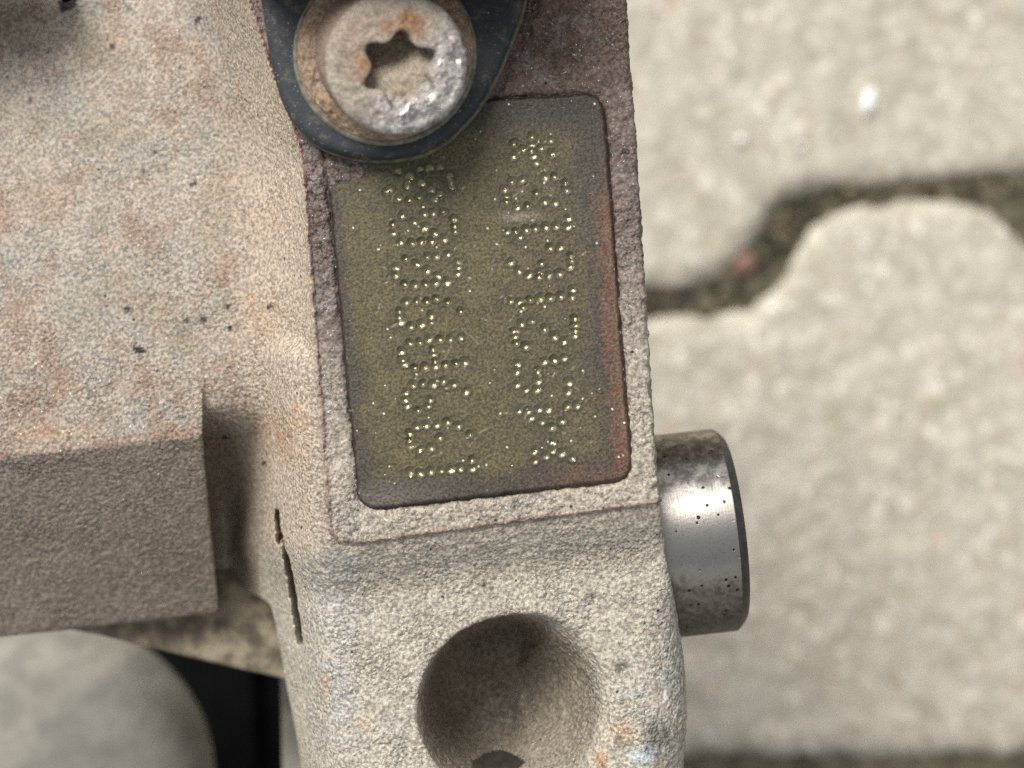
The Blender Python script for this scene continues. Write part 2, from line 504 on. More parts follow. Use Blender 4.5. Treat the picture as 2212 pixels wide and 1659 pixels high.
# loose grit lying in the joints, too small and many to count
JA = WP(catmull([(1300, 622), (1500, 618), (1570, 590), (1630, 515), (1690, 440), (1780, 410), (2000, 396), (2250, 366)], 6), GZ)
JB = WP(catmull([(1400, 678), (1560, 674), (1640, 654), (1692, 596), (1736, 516), (1796, 460), (1890, 436), (2060, 428), (2140, 452), (2200, 500)], 6), GZ)
gv, gf, gcol = [], [], []
ico = bmesh.new(); bmesh.ops.create_icosphere(ico, subdivisions=1, radius=1)
iv = np.array([v.co[:] for v in ico.verts]); ifc = np.array([[v.index for v in f.verts] for f in ico.faces]); ico.free()
grng = np.random.RandomState(11)
for k in range(260):
    a = JA[grng.randint(len(JA))]; b = JB[np.argmin(np.hypot(*(JB-a).T))]
    t = grng.beta(1.3, 1.3); p = a*(1-t)+b*t + grng.normal(size=2)*1.2
    r = 0.35 + 1.0*grng.rand()**3
    sh = iv*(1+0.25*grng.normal(size=(len(iv), 1)))*np.array([1, grng.uniform(.6, 1), .7])*r
    gf.append(ifc+len(gv)*len(iv)); gv.append(sh+np.array([p[0], p[1], GZ-1.9+0.3*r]))
    cc = [srgb(70, 68, 54), srgb(104, 98, 80), srgb(58, 62, 46), srgb(132, 122, 100), srgb(86, 66, 54)][grng.randint(5)]
    gcol.append(np.repeat(np.array(cc)[None], len(iv), 0))
mg = Mat("joint_grit"); mg.set(color=mg.attr("col"), rough=0.9, spec=0.2)
tag(build("joint_grit", np.concatenate(gv), np.concatenate(gf), mg.m, None, True, np.concatenate(gcol)), "dark grit and crumbs lying in the paving joint", "grit", None, "stuff")

# ------------------------------------------------------------------ the casting
ZP = -9.0                        # level of the left plateau
STEP = 0.21
gx = np.arange(-57.0, 18.0, STEP); gy = np.arange(-44.0, 45.0, STEP); gz = np.arange(-33.0, 1.6, STEP)
XX, YY = np.meshgrid(gx, gy, indexing='ij')

COL = WP([(470, -200), (512, -60), (538, 0), (570, 100), (600, 190), (632, 270), (655, 335), (665, 500), (680, 700), (695, 900), (711, 1120), (717, 1155),
          (732, 1170), (770, 1172), (1080, 1130), (1415, 1085), (1700, 1050), (1700, -200)], 0)
LUG = WP([(655, 780), (688, 1120), (700, 1300), (722, 1500), (748, 1800), (1700, 1800), (1700, 780)], -3.5)
LUG_Z = -3.4
OUT = WP([(1345, -200, 0), (1355, 0, 0), (1365, 150, 0), (1380, 350, 0), (1395, 600, 0), (1410, 850, 0), (1419, 1000, -1), (1427, 1100, -2),
          (1440, 1220, -5), (1456, 1300, -6), (1470, 1385, -7), (1480, 1480, -7), (1482, 1560, -7), (1473, 1680, -7), (1460, 1800, -7),
          (700, 1800, -18), (668, 1659, -18), (652, 1560, -18), (634, 1475, -18), (618, 1400, -18), (604, 1335, -18), (592, 1303, -18), (572, 1289, -19), (540, 1283, -19), (505, 1289, -19),
          (480, 1302, -19), (463, 1316, -18), (440, 1324, -18), (400, 1328, -18), (0, 1372, -18), (-200, 1394, -18), (-200, -200, -9)])
def hmap(X, Y, full=False, block=True):
    dC = poly_sdf(COL, X, Y)
    dL = poly_sdf(LUG, X, Y)
    yp = CY - Y/S           # picture height at z=0, only used to vary profiles along the column
    # column with the concave flank on its left
    wF = 9.2 - 2.6*sstep(900, 1150, yp)
    t = np.clip(dC/wF, 0, 1)
    g = np.where(dC <= 0, 1.0, (1-t)**2.1)
    below = sstep(1085, 1125, yp + 0.12*(X/S))  # under the pad's lower edge the flank is the lug's own
    # lug: down slope below the pad, then nearly level
    dbot = -line_side(W(770, 1172, 0), W(1415, 1085, 0), X, Y)
    dbot = line_side(W(770, 1172, 0), W(1415, 1085, 0), X, Y)
    Hl = -0.5 + (LUG_Z+0.5)*sstep(-0.5, 6.0, dbot) - 2.1*splus(dL-0.6, 0.7)
    Hl = Hl + 0.9*np.exp(-((X-W(1380, 1600, -4)[0])**2/9 + (Y-W(1380, 1600, -4)[1])**2/30))
    # plateau, sloping block face and the pocket right of it
    und = 0.35*fbm(X, Y, 0*X, 14.0, 2, 0.5, 4.0)
    w0 = W(350, 700, ZP)
    und = und - 0.13*splus((-(X-w0[0])*0.5 + (Y-w0[1])*0.86), 4.0)
    ca = W(-60, -70, ZP); dcor = np.hypot(X-ca[0], Y-ca[1])
    fB = line_side(W(0, 990, ZP), W(440, 941, ZP), X, Y)
    dxB = -line_side(W(438, 930, ZP), W(461, 1325, -18), X, Y)
    Hb = ZP + und - 0.66*splus(fB, 0.10) - 12.0*splus(dxB, 0.05)
    fP = line_side(W(420, 893, ZP), W(600, 880, ZP), X, Y)
    drop = smin(1.05*splus(fP+0.4, 1.5), 7.2 + 0.36*np.maximum(fP, 0), 4.0)
    Hp = ZP + und - drop - 3.2*np.exp(-(np.maximum(dxB, 0)/3.4)**2)*sstep(-0.5, 3.5, fP)
    H = smax(Hb, Hp, 0.03 + 0.5*sstep(0, 2.0, fB)) if block else Hp
    H = H*(1-g)
    H = smax(H, Hl, 1.4)
    # the big lug hole: a bowl, steep on its left side and running out softly on its right
    hc = W(1101, 1533, -3.4)
    ang = np.arctan2(Y-hc[1], X-hc[0])
    rgt = sstep(-0.2, 0.9, np.cos(ang-0.1))
    qh = np.hypot(X-hc[0], Y-hc[1])/(8.75+1.5*rgt)
    pw = 2.0 + 9.0*sstep(0.55, -0.7, np.cos(ang+0.15))
    H = H - 15.0*np.clip(1-np.clip(qh, 0, 1)**pw, 0, 1)**(1+0.75*rgt)
    H = np.where(dC < 0, np.maximum(H, 0.0), H)
    H = np.where(dC < -0.4, 0.0, H)
    if full: return H, dC, dL, fB, dxB, dbot, fP
    return H
H, dC, dL, fB, dxB, dbot, fP = hmap(XX, YY, True)
# border surface sits a little below the stamped pad; groove where it meets flank and lug
PAD = WP([(694, 235), (1303, 200), (1366, 1036), (777, 1104)], 0)
H = H - 0.30*sstep(0.15, -0.25, dC) - 0.22*np.exp(-((dC+0.15)/0.28)**2)
pin_q = []
for i in range(4):
    a, b, c = PAD[i-1], PAD[i], PAD[(i+1) % 4]
    e1 = (a-b)/np.linalg.norm(a-b); e2 = (c-b)/np.linalg.norm(c-b)
    pin_q.append(b + (e1+e2)*1.9)
dPb = poly_sdf(np.array(pin_q), XX, YY) - 1.9
H = H - 0.45*np.exp(-((dPb-0.05)/0.24)**2)*(dC < -0.3) - 0.9*sstep(-0.4, -0.9, dPb)*(dC < -0.3)
# crusted dirt banked up under the bracket ear
dm = W(720, 360, 0)
H = H + 0.75*np.exp(-(((XX-dm[0])/4.4)**2 + ((YY-dm[1])/2.0)**2)) * (dC < 0) * (1+0.5*fbm(XX, YY, 0*XX, 0.9, 2)) + 0.9*np.exp(-(((XX-dm[0])/4.8)**2 + ((YY-dm[1])/2.3)**2)**2) * sstep(-0.4, -0.9, dPb)
dO = poly_sdf(OUT, XX, YY)
gxh, gyh = np.gradient(H, STEP)
kh = 1/np.sqrt(1+np.minimum(gxh**2+gyh**2, 60))
ypic = CY-YY/S; xpic = CX+XX/S
kO = 0.5 + 4.5*sstep(1230, 1420, ypic)*sstep(1000, 1300, xpic) + 1.2*sstep(1180, 1350, ypic)*sstep(800, 560, xpic)*sstep(560, 620, xpic)
F = ((gz[None, None, :] - H[..., None])*kh[..., None]).astype(np.float32)
# the rib's right end leans back under its edge
H0 = np.where(dC < 0.05, H, hmap(XX, YY, False, False))
g0x, g0y = np.gradient(H0, STEP); k0 = 1/np.sqrt(1+np.minimum(g0x**2+g0y**2, 60))
F = np.maximum(F, (dxB[..., None] + 0.26*((ZP - 0.66*splus(fB, 0.1))[..., None] - gz[None, None, :])).astype(np.float32))
F = np.minimum(F, ((gz[None, None, :] - H0[..., None])*k0[..., None]).astype(np.float32))
F = smax(F, (dO[..., None] + 0.04*(gz[None, None, :]+4)).astype(np.float32), kO[..., None].astype(np.float32))
h2 = W(1098, 1868, -16)
fh2 = np.hypot(XX-h2[0], YY-h2[1])[..., None] - 11.9
F = np.maximum(F, -(np.maximum(fh2, np.maximum(-31-gz, gz+10.5)[None, None, :])).astype(np.float32))
# two narrow slits along the column's left side
for pts, r0, dp in (([(597, 1108), (600, 1140), (599, 1172)], 0.36, 3.0), ([(612, 1160), (619, 1200)], 0.24, 2.2), ([(621, 1205), (630, 1290), (645, 1390)], 0.5, 4.2)):
    dd = np.full(XX.shape, 1e9)
    for a, b in zip(pts[:-1], pts[1:]):
        dd = np.minimum(dd, seg_sdf(W(*a, -9), W(*b, -9), XX, YY))
    dd = dd - r0 - 0.12*fbm(XX, YY, 0*XX, 0.9, 2)
    F = np.maximum(F, -np.maximum(dd[..., None], (H[..., None]-dp-gz[None, None, :])).astype(np.float32))
# close the block at the sampled volume's sides
pad_box = np.maximum(np.abs(XX-(gx[0]+gx[-1])/2)-(gx[-1]-gx[0])/2, np.abs(YY-(gy[0]+gy[-1])/2)-(gy[-1]-gy[0])/2)+2*STEP
F = np.maximum(F, pad_box[..., None].astype(np.float32))
F = np.maximum(F, (gz[0]+2*STEP-gz)[None, None, :].astype(np.float32))
V, Q = surface_nets(F, gx, gy, gz)
del F, fh2
N = vert_normals(V, Q)
x_, y_, z_ = V.T
vH, vC, vL, vB, vxB, vbot, vP = hmap(x_, y_, True)
vpx, vpy = to_px(V)
reg_border = (vC < 0.05)
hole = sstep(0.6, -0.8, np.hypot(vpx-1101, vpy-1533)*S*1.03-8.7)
reg_lug = (vC >= 0.05) & (vbot > 0) & (vpx > 600+ (vpy-1290)*0.14) & (vL < 2.6)
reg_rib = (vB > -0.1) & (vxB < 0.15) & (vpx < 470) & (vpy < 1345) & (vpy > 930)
amp = np.where(reg_border, 0.17, 0.06) + 0.05*reg_lug + 0.06*hole
rough = fbm(x_, y_, z_, 0.95, 3, 0.6, 2.0)
ridged = 1-2*np.abs(fbm(x_, y_, z_, 1.5, 2, 0.5, 9.0))
V = V + N*(amp*(rough*0.9 + 0.8*ridged*reg_border))[:, None]
N = vert_normals(V, Q)

# casting colours: dust, oxide, rust, corrosion patches, plus light and shade painted in
def lerp(c, t, col):
    t = np.clip(t, 0, 1)[:, None]
    return c*(1-t) + np.array(col)[None]*t
col = np.repeat(np.array(srgb(166, 154, 139))[None], len(V), 0)
n1 = fbm(x_, y_, z_, 7.0, 3, 0.55, 1.0); n2 = fbm(x_, y_, z_, 4.5, 3, 0.6, 6.0); n3 = fbm(x_, y_, z_, 2.4, 3, 0.6, 12.0); n4 = fbm(x_, y_, z_, 0.6, 2, 0.6, 15.0)
left = sstep(640, 420, vpx)
col = lerp(col, left*sstep(0.0, 0.55, n1)*0.75, srgb(146, 124, 107))
col = lerp(col, left*sstep(0.08, 0.6, n2)*0.65, srgb(152, 147, 137))
col = lerp(col, left*sstep(0.15, 0.6, -n1)*0.5, srgb(140, 130, 108))
col = lerp(col, left*sstep(0.25, 0.7, n3)*0.35, srgb(160, 132, 110))
col = lerp(col, sstep(470, 600, vpx)*sstep(720, 640, vpx)*0.7, srgb(190, 174, 154))  # flank painted lighter, as the side that faces the light
def blob(px, py, rx, ry, p=1.0):
    d = ((vpx-px)/rx)**2 + ((vpy-py)/ry)**2 + 0.9*n3 + 0.7*n4
    return p*np.clip(np.exp(-np.maximum(d, 0)*1.2), 0, 1)
rust = srgb(170, 124, 82)
for b in [(575, 685, 45, 45, .6), (540, 640, 18, 12, .6), (630, 940, 55, 60, .75), (560, 930, 40, 30, .4), (490, 400, 45, 40, .4), (480, 570, 40, 35, .45),
          (250, 60, 30, 50, .5), (60, 940, 120, 22, .75), (200, 925, 90, 16, .4), (560, 470, 60, 60, .3), (90, 430, 60, 40, .4), (30, 750, 50, 80, .35), (480, 790, 30, 14, .4), (560, 760, 25, 14, .3)]:
    col = lerp(col, 0.52*blob(*b), rust)
for b in [(200, 690, 70, 50, .5), (380, 560, 80, 60, .45), (130, 200, 60, 40, .4), (270, 930, 60, 60, .4), (330, 340, 70, 40, .5), (60, 560, 90, 60, .4)]:
    col = lerp(col, blob(*b), srgb(154, 152, 145))
col = lerp(col, sstep(150, 30, np.hypot(vpx, vpy*1.1))*0.6, srgb(104, 92, 76))  # cast shadow at the top-left corner painted into the colour
# rib face and pocket painted greyer and darker to deepen their shade
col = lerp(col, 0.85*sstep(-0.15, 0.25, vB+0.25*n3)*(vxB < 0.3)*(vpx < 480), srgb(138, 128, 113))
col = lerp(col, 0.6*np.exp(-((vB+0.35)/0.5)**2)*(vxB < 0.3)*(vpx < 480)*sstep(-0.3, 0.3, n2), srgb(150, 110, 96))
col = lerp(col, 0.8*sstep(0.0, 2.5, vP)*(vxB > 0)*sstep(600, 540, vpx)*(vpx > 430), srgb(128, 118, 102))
# lug: lighter grey with bluish patches; right rim's blue paints in sky reflection
lug = sstep(-0.5, 1.5, vbot)*(vpx > 560)*(vC > 0)
col = lerp(col, lug*0.9, srgb(178, 171, 155))
bl = np.clip(blob(720, 1420, 60, 200, .9) + blob(1455, 1400, 36, 200, .9) + blob(1400, 1520, 50, 90, .6) + blob(800, 1600, 80, 60, .5) + blob(1230, 1340, 70, 40, .4) + blob(720, 1250, 60, 60, .3), 0, 1)
col = lerp(col, lug*bl*0.34, srgb(168, 172, 176))
col = lerp(col, lug*sstep(0.1, 0.6, n3)*0.35, srgb(196, 186, 166))
col = lerp(col, lug*hole*0.8, srgb(128, 118, 103))  # hole interior darkened in colour to deepen its shade
for b in [(1345, 1580, 26, 24, .9), (1300, 1640, 16, 22, .8), (790, 1560, 20, 16, .5), (700, 1480, 14, 30, .3)]:
    col = lerp(col, lug*blob(*b), rust)
for b in [(1390, 1630, 26, 18, .9)]:
    col = lerp(col, lug*blob(*b), srgb(206, 214, 218))
for b in [(1340, 1440, 18, 14, .8), (1335, 1600, 14, 14, .8), (1043, 1263, 9, 8, .95), (1275, 1285, 9, 8, .8), (1150, 1395, 6, 6, .8), (1060, 1270, 6, 5, .8), (1425, 1600, 30, 40, .5)]:
    col = lerp(col, lug*blob(*b), (0.035, 0.028, 0.022))
# border strip: darker brown towards the bracket, lighter below
bt = sstep(560, 1050, vpy + 0.25*(vpx-700)*(vpx > 1250) + 60*n2)
cb = np.repeat(np.array(srgb(116, 102, 94))[None], len(V), 0)
cb = lerp(cb, sstep(-0.1, 0.5, n3)*0.6, srgb(92, 78, 72))
cb = lerp(cb, sstep(330, 60, vpy)*(vpx > 1000)*0.6, srgb(106, 84, 70))
cb = lerp(cb, bt, srgb(172, 162, 147))
cb = lerp(cb, sstep(0.15, 0.6, n2)*0.35, srgb(146, 140, 136))
col = np.where(reg_border[:, None], cb, col)
seam = np.exp(-((vC+0.05)/0.22)**2)*(0.55+0.5*n2)
col = lerp(col, seam*0.8, srgb(112, 66, 56))
# scattered black specks seen on the plateau
for (sx, sy, sr) in [(418, 398, 9), (66, 216, 6), (204, 145, 6), (355, 104, 6), (390, 147, 7), (428, 43, 7), (310, 370, 5), (275, 668, 8), (300, 757, 11), (404, 692, 6), (438, 690, 6), (583, 662, 7), (497, 710, 5), (490, 660, 6), (340, 800, 7),
                     (375, 775, 4), (485, 945, 6), (570, 1000, 5), (575, 980, 4), (240, 101, 5), (335, 330, 5), (450, 485, 5), (120, 583, 4), (145, 8, 20), (160, -6, 14), (132, 20, 9)]:
    q = np.hypot(vpx-sx, (vpy-sy)*1.2) + 5*n3 + 5*n4
    col = lerp(col, sstep(sr+2, sr-3, q)*0.95*(vpx < 660), (0.012, 0.011, 0.010))
col = np.clip(col, 0.004, 1)

grain = 1.0 - 0.34*sstep(700, 500, vpx)*sstep(950, 500, vpy)*(~reg_border) - 0.25*sstep(480, 600, vpx)*sstep(760, 680, vpx)*(~reg_border) + 0.15*reg_rib
grain = grain*(0.85+0.35*np.clip(n1, -1, 1))
casting = empty("engine_casting", (-5, 0, -33))
tag(casting, "weathered grey cast aluminium engine block corner with stamped number pad and lug hole", "engine block")
fr = np.zeros(len(Q), int)
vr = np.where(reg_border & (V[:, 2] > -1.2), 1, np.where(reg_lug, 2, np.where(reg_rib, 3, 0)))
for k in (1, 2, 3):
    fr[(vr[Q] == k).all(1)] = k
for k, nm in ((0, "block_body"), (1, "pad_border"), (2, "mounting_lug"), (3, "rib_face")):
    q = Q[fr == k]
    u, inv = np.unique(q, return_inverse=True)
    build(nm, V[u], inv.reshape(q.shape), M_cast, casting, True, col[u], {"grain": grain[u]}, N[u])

# stamped pad with its punched dots
dots = []
def dz(pts, x0, y0):
    for x, y in pts: dots.append(((x0+x/3.455)*0.8640625, (y0+y/3.456)*0.8640625))
dz([(475,190),(570,235),(665,170),(745,160),(835,155),(675,290),(550,305),(365,350),(398,335),(755,345),(470,410),(565,425),(650,405),(785,425),(830,380),(920,225),(930,275),(935,322),
    (505,560),(605,615),(425,635),(425,710),(695,545),(770,540),(860,525),(950,590),(960,648),(965,692),(695,663),(785,710),(490,790),(590,795),(672,785),(760,780),(865,760),
    (535,930),(630,975),(450,1010),(450,1070),(720,910),(800,910),(895,895),(985,965),(988,1008),(985,1058),(720,1030),(812,1085),(525,1150),(615,1160),(705,1150),(795,1140),(890,1130),
    (540,1305),(630,1300),(718,1300),(800,1275),(898,1305),(1008,1385),(480,1385),(480,1432),(492,1478),(580,1515),(672,1495),(755,1475),(755,1422)], 860, 380)
dz([(570,275),(655,270),(735,240),(830,245),(920,240),(1008,230),(500,350),(507,415),(525,455),(770,330),(775,380),(790,430),(612,492),(705,485),(795,475),(878,465),(968,452),(1045,440),
    (597,637),(683,628),(775,632),(862,605),(950,632),(1058,700),(537,703),(533,768),(552,815),(640,855),(733,820),(745,765),
    (627,998),(710,985),(803,982),(893,958),(988,990),(1088,1065),(568,1060),(568,1110),(578,1155),(660,1200),(755,1178),(828,1095),
    (1108,1285),(1108,1360),(1005,1355),(925,1365),(840,1375),(750,1385),(660,1400),(575,1390)], 860, 780)
dz([(517,155),(683,185),(597,252),(515,230),(517,275),(440,265),(365,215),(360,325),(530,325),(553,378),(692,300),
    (345,540),(435,530),(630,505),(715,495),(808,550),(815,612),(285,610),(292,680),(297,712),(558,640),(390,762),(482,750),(627,715),(718,727),
    (303,975),(378,972),(413,1018),(470,955),(548,945),(640,932),(725,925),(830,930),(833,858),
    (335,1238),(405,1310),(492,1350),(580,1365),(580,1330),(605,1250),(675,1115),(765,1110),(855,1180),(855,1233),(852,1278),(665,1350),(755,1335),
    (335,1570),(412,1585),(445,1625),(503,1560),(590,1550),(678,1545),(765,1530),(870,1475),(865,1535)], 1180, 300)
dz([(428,245),(518,225),(370,318),(375,362),(385,415),(465,445),(628,290),(710,355),(795,400),(890,200),(893,262),(893,305),(890,350),
    (390,600),(385,660),(390,775),(470,820),(565,815),(570,655),(568,695),(570,740),(628,575),(712,560),(800,545),(835,755),(830,830),
    (410,1000),(487,1010),(513,1060),(580,985),(657,985),(828,960),(605,1095),(778,1090),(692,1143),(910,950),
    (697,1275),(540,1345),(700,1340),(775,1365),(640,1390),(868,1408),(545,1435)], 1180, 740)
px0, px1 = PAD[:, 0].min()-1.0, PAD[:, 0].max()+1.0
py0, py1 = PAD[:, 1].min()-1.0, PAD[:, 1].max()+1.0
ps = 0.085
ax_, ay_ = np.arange(px0, px1, ps), np.arange(py0, py1, ps)
PX, PY = np.meshgrid(ax_, ay_, indexing='ij')
RC = 1.9
cen = PAD.mean(0)
inner = []
for i in range(4):                      # inset the quad by the corner radius, then round it
    a, b, c = PAD[i-1], PAD[i], PAD[(i+1) % 4]
    e1 = (a-b)/np.linalg.norm(a-b); e2 = (c-b)/np.linalg.norm(c-b)
    inner.append(b + (e1+e2)*RC)
dP = poly_sdf(np.array(inner), PX, PY) - RC + 0.10*fbm(PX, PY, 0*PX, 1.6, 3)
hz = 0.04 - 0.55*sstep(-0.30, 0.12, dP) + 0.02*fbm(PX, PY, 0*PX, 5.0, 2)
dotm = np.zeros(PX.shape); halo = np.zeros(PX.shape)
drng = np.random.RandomState(3)
for (dx, dy) in dots:
    cx, cy = W(dx, dy, 0); cx -= 0.05; cy += 0.13
    r = 0.36 + 0.13*drng.rand(); dpth = 0.27*(0.45+0.7*drng.rand()); ea = drng.rand()*3.14; eq = 1+0.25*drng.rand()
    if (dx > 1100 and dy > 800): dpth *= 0.72
    if dy > 960: dpth *= 0.8
    i0, i1 = np.searchsorted(ax_, [cx-1, cx+1]); j0, j1 = np.searchsorted(ay_, [cy-1, cy+1])
    sx, sy = PX[i0:i1, j0:j1]-cx, PY[i0:i1, j0:j1]-cy
    wn_ = 0.10*fbm(sx+cx*3, sy+cy*3, 0*sx, 0.35, 2)
    q = np.hypot((sx*math.cos(ea)+sy*math.sin(ea))*eq, -sx*math.sin(ea)+sy*math.cos(ea))/r + wn_
    dent = -dpth*np.clip(1-q*q, 0, 1)**0.9 + 0.035*np.exp(-((q-1.12)/0.16)**2)
    hz[i0:i1, j0:j1] = np.where(q < 1, np.minimum(hz[i0:i1, j0:j1], 0.04+dent), hz[i0:i1, j0:j1] + dent*(q < 1.8))
    halo[i0:i1, j0:j1] = np.maximum(halo[i0:i1, j0:j1], np.exp(-(np.hypot(sx, sy)/0.62)**2))
    dotm[i0:i1, j0:j1] = np.maximum(dotm[i0:i1, j0:j1], sstep(1.0, 0.7, q)*(0.75+0.25*drng.rand()))
for k in range(110):
    bx_, by_ = dots[drng.randint(len(dots))]
    cx, cy = W(bx_+drng.normal()*16, by_+drng.normal()*16, 0)
    r = drng.uniform(0.10, 0.24); hgt = drng.choice([-1, -1, 1])*drng.uniform(0.04, 0.10)
    i0, i1 = np.searchsorted(ax_, [cx-.5, cx+.5]); j0, j1 = np.searchsorted(ay_, [cy-.5, cy+.5])
    an = drng.rand()*3.14; sx, sy = PX[i0:i1, j0:j1]-cx, PY[i0:i1, j0:j1]-cy
    q = np.hypot((sx*math.cos(an)+sy*math.sin(an))*1.8, -sx*math.sin(an)+sy*math.cos(an))/r
    hz[i0:i1, j0:j1] += hgt*np.exp(-q*q)
    dotm[i0:i1, j0:j1] = np.maximum(dotm[i0:i1, j0:j1], 0.55*np.exp(-q*q))
nxp, nyp = PX.shape
ids = np.arange(nxp*nyp).reshape(nxp, nyp)
q = np.stack([ids[:-1, :-1], ids[1:, :-1], ids[1:, 1:], ids[:-1, 1:]], -1).reshape(-1, 4)
dv = dP.ravel()
q = q[(dv[q] < 0.2).all(1)]
PV = np.stack([PX.ravel(), PY.ravel(), hz.ravel()], 1)
u, inv = np.unique(q, return_inverse=True); q = inv.reshape(q.shape); PV = PV[u]; dv = dv[u]
x_, y_, z_ = PV.T
ppx, ppy = to_px(PV)
pn1 = fbm(x_, y_, 0*x_, 5.0, 3, 0.6, 3.0); pn2 = fbm(x_, y_, 0*x_, 1.8, 3, 0.6, 8.0)
pc = np.repeat(np.array(srgb(92, 85, 60))[None], len(PV), 0)
pc = lerp(pc, sstep(1000, 1300, ppx+60*pn1)*0.55, srgb(84, 76, 66))
pc = lerp(pc, sstep(-0.2, 0.6, pn1)*0.45, srgb(104, 95, 64))
edge = -dv
er = (1-((ppx-1303)-(ppy-200)*0.0754)/-1) # distance from the right-hand edge in picture units
er = (1303+(ppy-200)*0.0754) - ppx
el = ppx - (694+(ppy-235)*0.0955)
eb = (1104-(ppx-777)*0.1154) - ppy
et = ppy - (235-(ppx-694)*0.0575)
blue = np.maximum.reduce([0.85*sstep(105, 40, er+22*pn2+14*pn1), sstep(62, 8, el+26*pn1+14*pn2)*sstep(600, 900, ppy), sstep(36, 8, el+10*pn2), sstep(85, 25, eb+22*pn1+8*pn2), sstep(90, 40, et+10*pn2)])
pc = lerp(pc, blue*0.7, srgb(62, 56, 56))
pc = lerp(pc, sstep(0.1, 0.6, pn2)*0.4, srgb(72, 66, 54))
pc = lerp(pc, sstep(75, 20, eb+20*pn1)*sstep(1050, 800, ppx)*0.75, srgb(102, 96, 89))
rs = sstep(50, 34, er + 13*pn2 + 9*pn1)*sstep(330, 480, ppy+40*pn1)
pc = lerp(pc, rs*0.8, srgb(102, 78, 66))
pc = lerp(pc, rs*sstep(-0.1, 0.5, pn2)*0.5, srgb(112, 70, 54))
pc = lerp(pc, rs*sstep(22, 8, er+10*pn2)*0.5, srgb(118, 92, 72))
pc = lerp(pc, sstep(-0.25, 0.02, dv)*0.8, srgb(52, 42, 38))
pc = lerp(pc, sstep(60, 20, eb+12*pn2)*sstep(1080, 1250, ppx)*0.75, srgb(94, 72, 60))
for _ in range(16):                      # fine scratches
    a0 = np.array([drng.uniform(720, 1340), drng.uniform(300, 1080)]); an = drng.uniform(0, math.pi); ll = drng.uniform(10, 55)
    b0 = a0 + ll*np.array([math.cos(an), math.sin(an)])
    pc = lerp(pc, sstep(2.4, 0.6, seg_sdf(a0, b0, ppx, ppy))*drng.uniform(0.25, 0.6), srgb(150, 143, 120))
sm = np.exp(-(((ppx-1120)+1.2*(ppy-470))/38)**2-((ppy-468)/9)**2)
pc = lerp(pc, sm*0.7, srgb(150, 140, 126))
pad = build("stamped_pad", PV, q, M_pad, casting, True, np.clip(pc, .004, 1), {"dot": dotm.ravel()[u], "halo": (halo*(1+0.5*np.clip(fbm(PX, PY, 0*PX, 0.8, 2), -1, 1))).ravel()[u]})
pad["label"] = "dark olive stamped number pad with rust along its right edge"

# lower ledge beneath the rib, and the wall under the lug
def prism(name, pts, z0, z1, mat, parent, bev=0.5, seg=3, tilt=None, n=1):
    """pts in mm; top at z1 (or tilted), bottom at z0"""
    bm = bmesh.new()
    off = Vector(parent.location) if parent is not None else Vector((0, 0, 0))
    top = [bm.verts.new(Vector((x*MM, y*MM, (z1 + (tilt(x, y) if tilt else 0))*MM))-off) for x, y in pts]
    bot = [bm.verts.new(Vector((x*MM, y*MM, z0*MM))-off) for x, y in pts]
    f = bm.faces.new(top); bm.faces.new(bot)
    N_ = len(pts)
    for i in range(N_):
        bm.faces.new((top[i], top[(i+1) % N_], bot[(i+1) % N_], bot[i]))
    bmesh.ops.recalc_face_normals(bm, faces=bm.faces)
    if bev:
        bmesh.ops.bevel(bm, geom=list(f.edges), offset=bev*MM, segments=seg, profile=0.5, affect='EDGES')
    bmesh.ops.triangulate(bm, faces=[g for g in bm.faces if len(g.verts) > 4])
    me = bpy.data.meshes.new(name); bm.to_mesh(me); bm.free()
    me.polygons.foreach_set("use_smooth", [True]*len(me.polygons))
    if mat: me.materials.append(mat)
    o = bpy.data.objects.new(name, me); scene.collection.objects.link(o)
    if parent is not None: o.parent = parent
    mod = o.modifiers.new("edge", 'EDGE_SPLIT'); mod.split_angle = math.radians(38)
    return o
LZ = -25.5
lp = [W(*p, LZ) for p in [(-200, 1240), (700, 1180), (700, 1500), (640, 1482), (600, 1466), (500, 1444), (400, 1420), (300, 1396), (220, 1376), (150, 1362), (60, 1350), (-200, 1325)]]
prism("lower_ledge", lp, LZ-4.5, LZ, M_ledge, casting, bev=0.7, seg=3)["label"] = "stained tan ledge under the sloping rib"
wz = -42.0
wp = [W(*p, wz) for p in [(604, 1420), (606, 1560), (609, 1800), (760, 1800), (760, 1420)]]
prism("lower_wall", wp, -78, wz, M_house, casting, bev=0.8, seg=3)["label"] = "pale blurred wall under the lug"

# ------------------------------------------------------------------ rounded housing, and a black panel added to darken the gap under the ledge
def lathe(name, prof, cx, cy, mat, parent=None, n=96):
    vs, fs = [], []
    for (r, z) in prof:
        for k in range(n):
            a = 2*math.pi*k/n
            vs.append((cx+r*math.cos(a), cy+r*math.sin(a), z))
    for i in range(len(prof)-1):
        for k in range(n):
            fs.append([i*n+k, (i+1)*n+k, (i+1)*n+(k+1) % n, i*n+(k+1) % n])
    return build(name, vs, np.array(fs), mat, parent, True)
DZ = -57.0
dc = W(84, 1716, DZ); RH = 352*S*(D-DZ)/D
prof = [(0.01, DZ+1.6), (6, DZ+1.5), (11, DZ+1.0), (RH-7, DZ)]
for k in range(1, 10):
    a = math.pi/2*k/9
    prof.append((RH-7+7*math.sin(a), DZ-9+9*math.cos(a)))
prof += [(RH-1.0, DZ-12), (RH-4, DZ-17), (RH-9, DZ-20), (RH-16, DZ-24)]
hs = lathe("round_housing", prof, dc[0], dc[1], M_house)
tag(hs, "blurred pale grey round housing below the rib at the lower left", "housing")
cv = empty("gap_backing", (*W(500, 1600, -104), -112))
bp = [W(*p, -104) for p in [(60, 1340), (860, 1340), (860, 1900), (60, 1900)]]
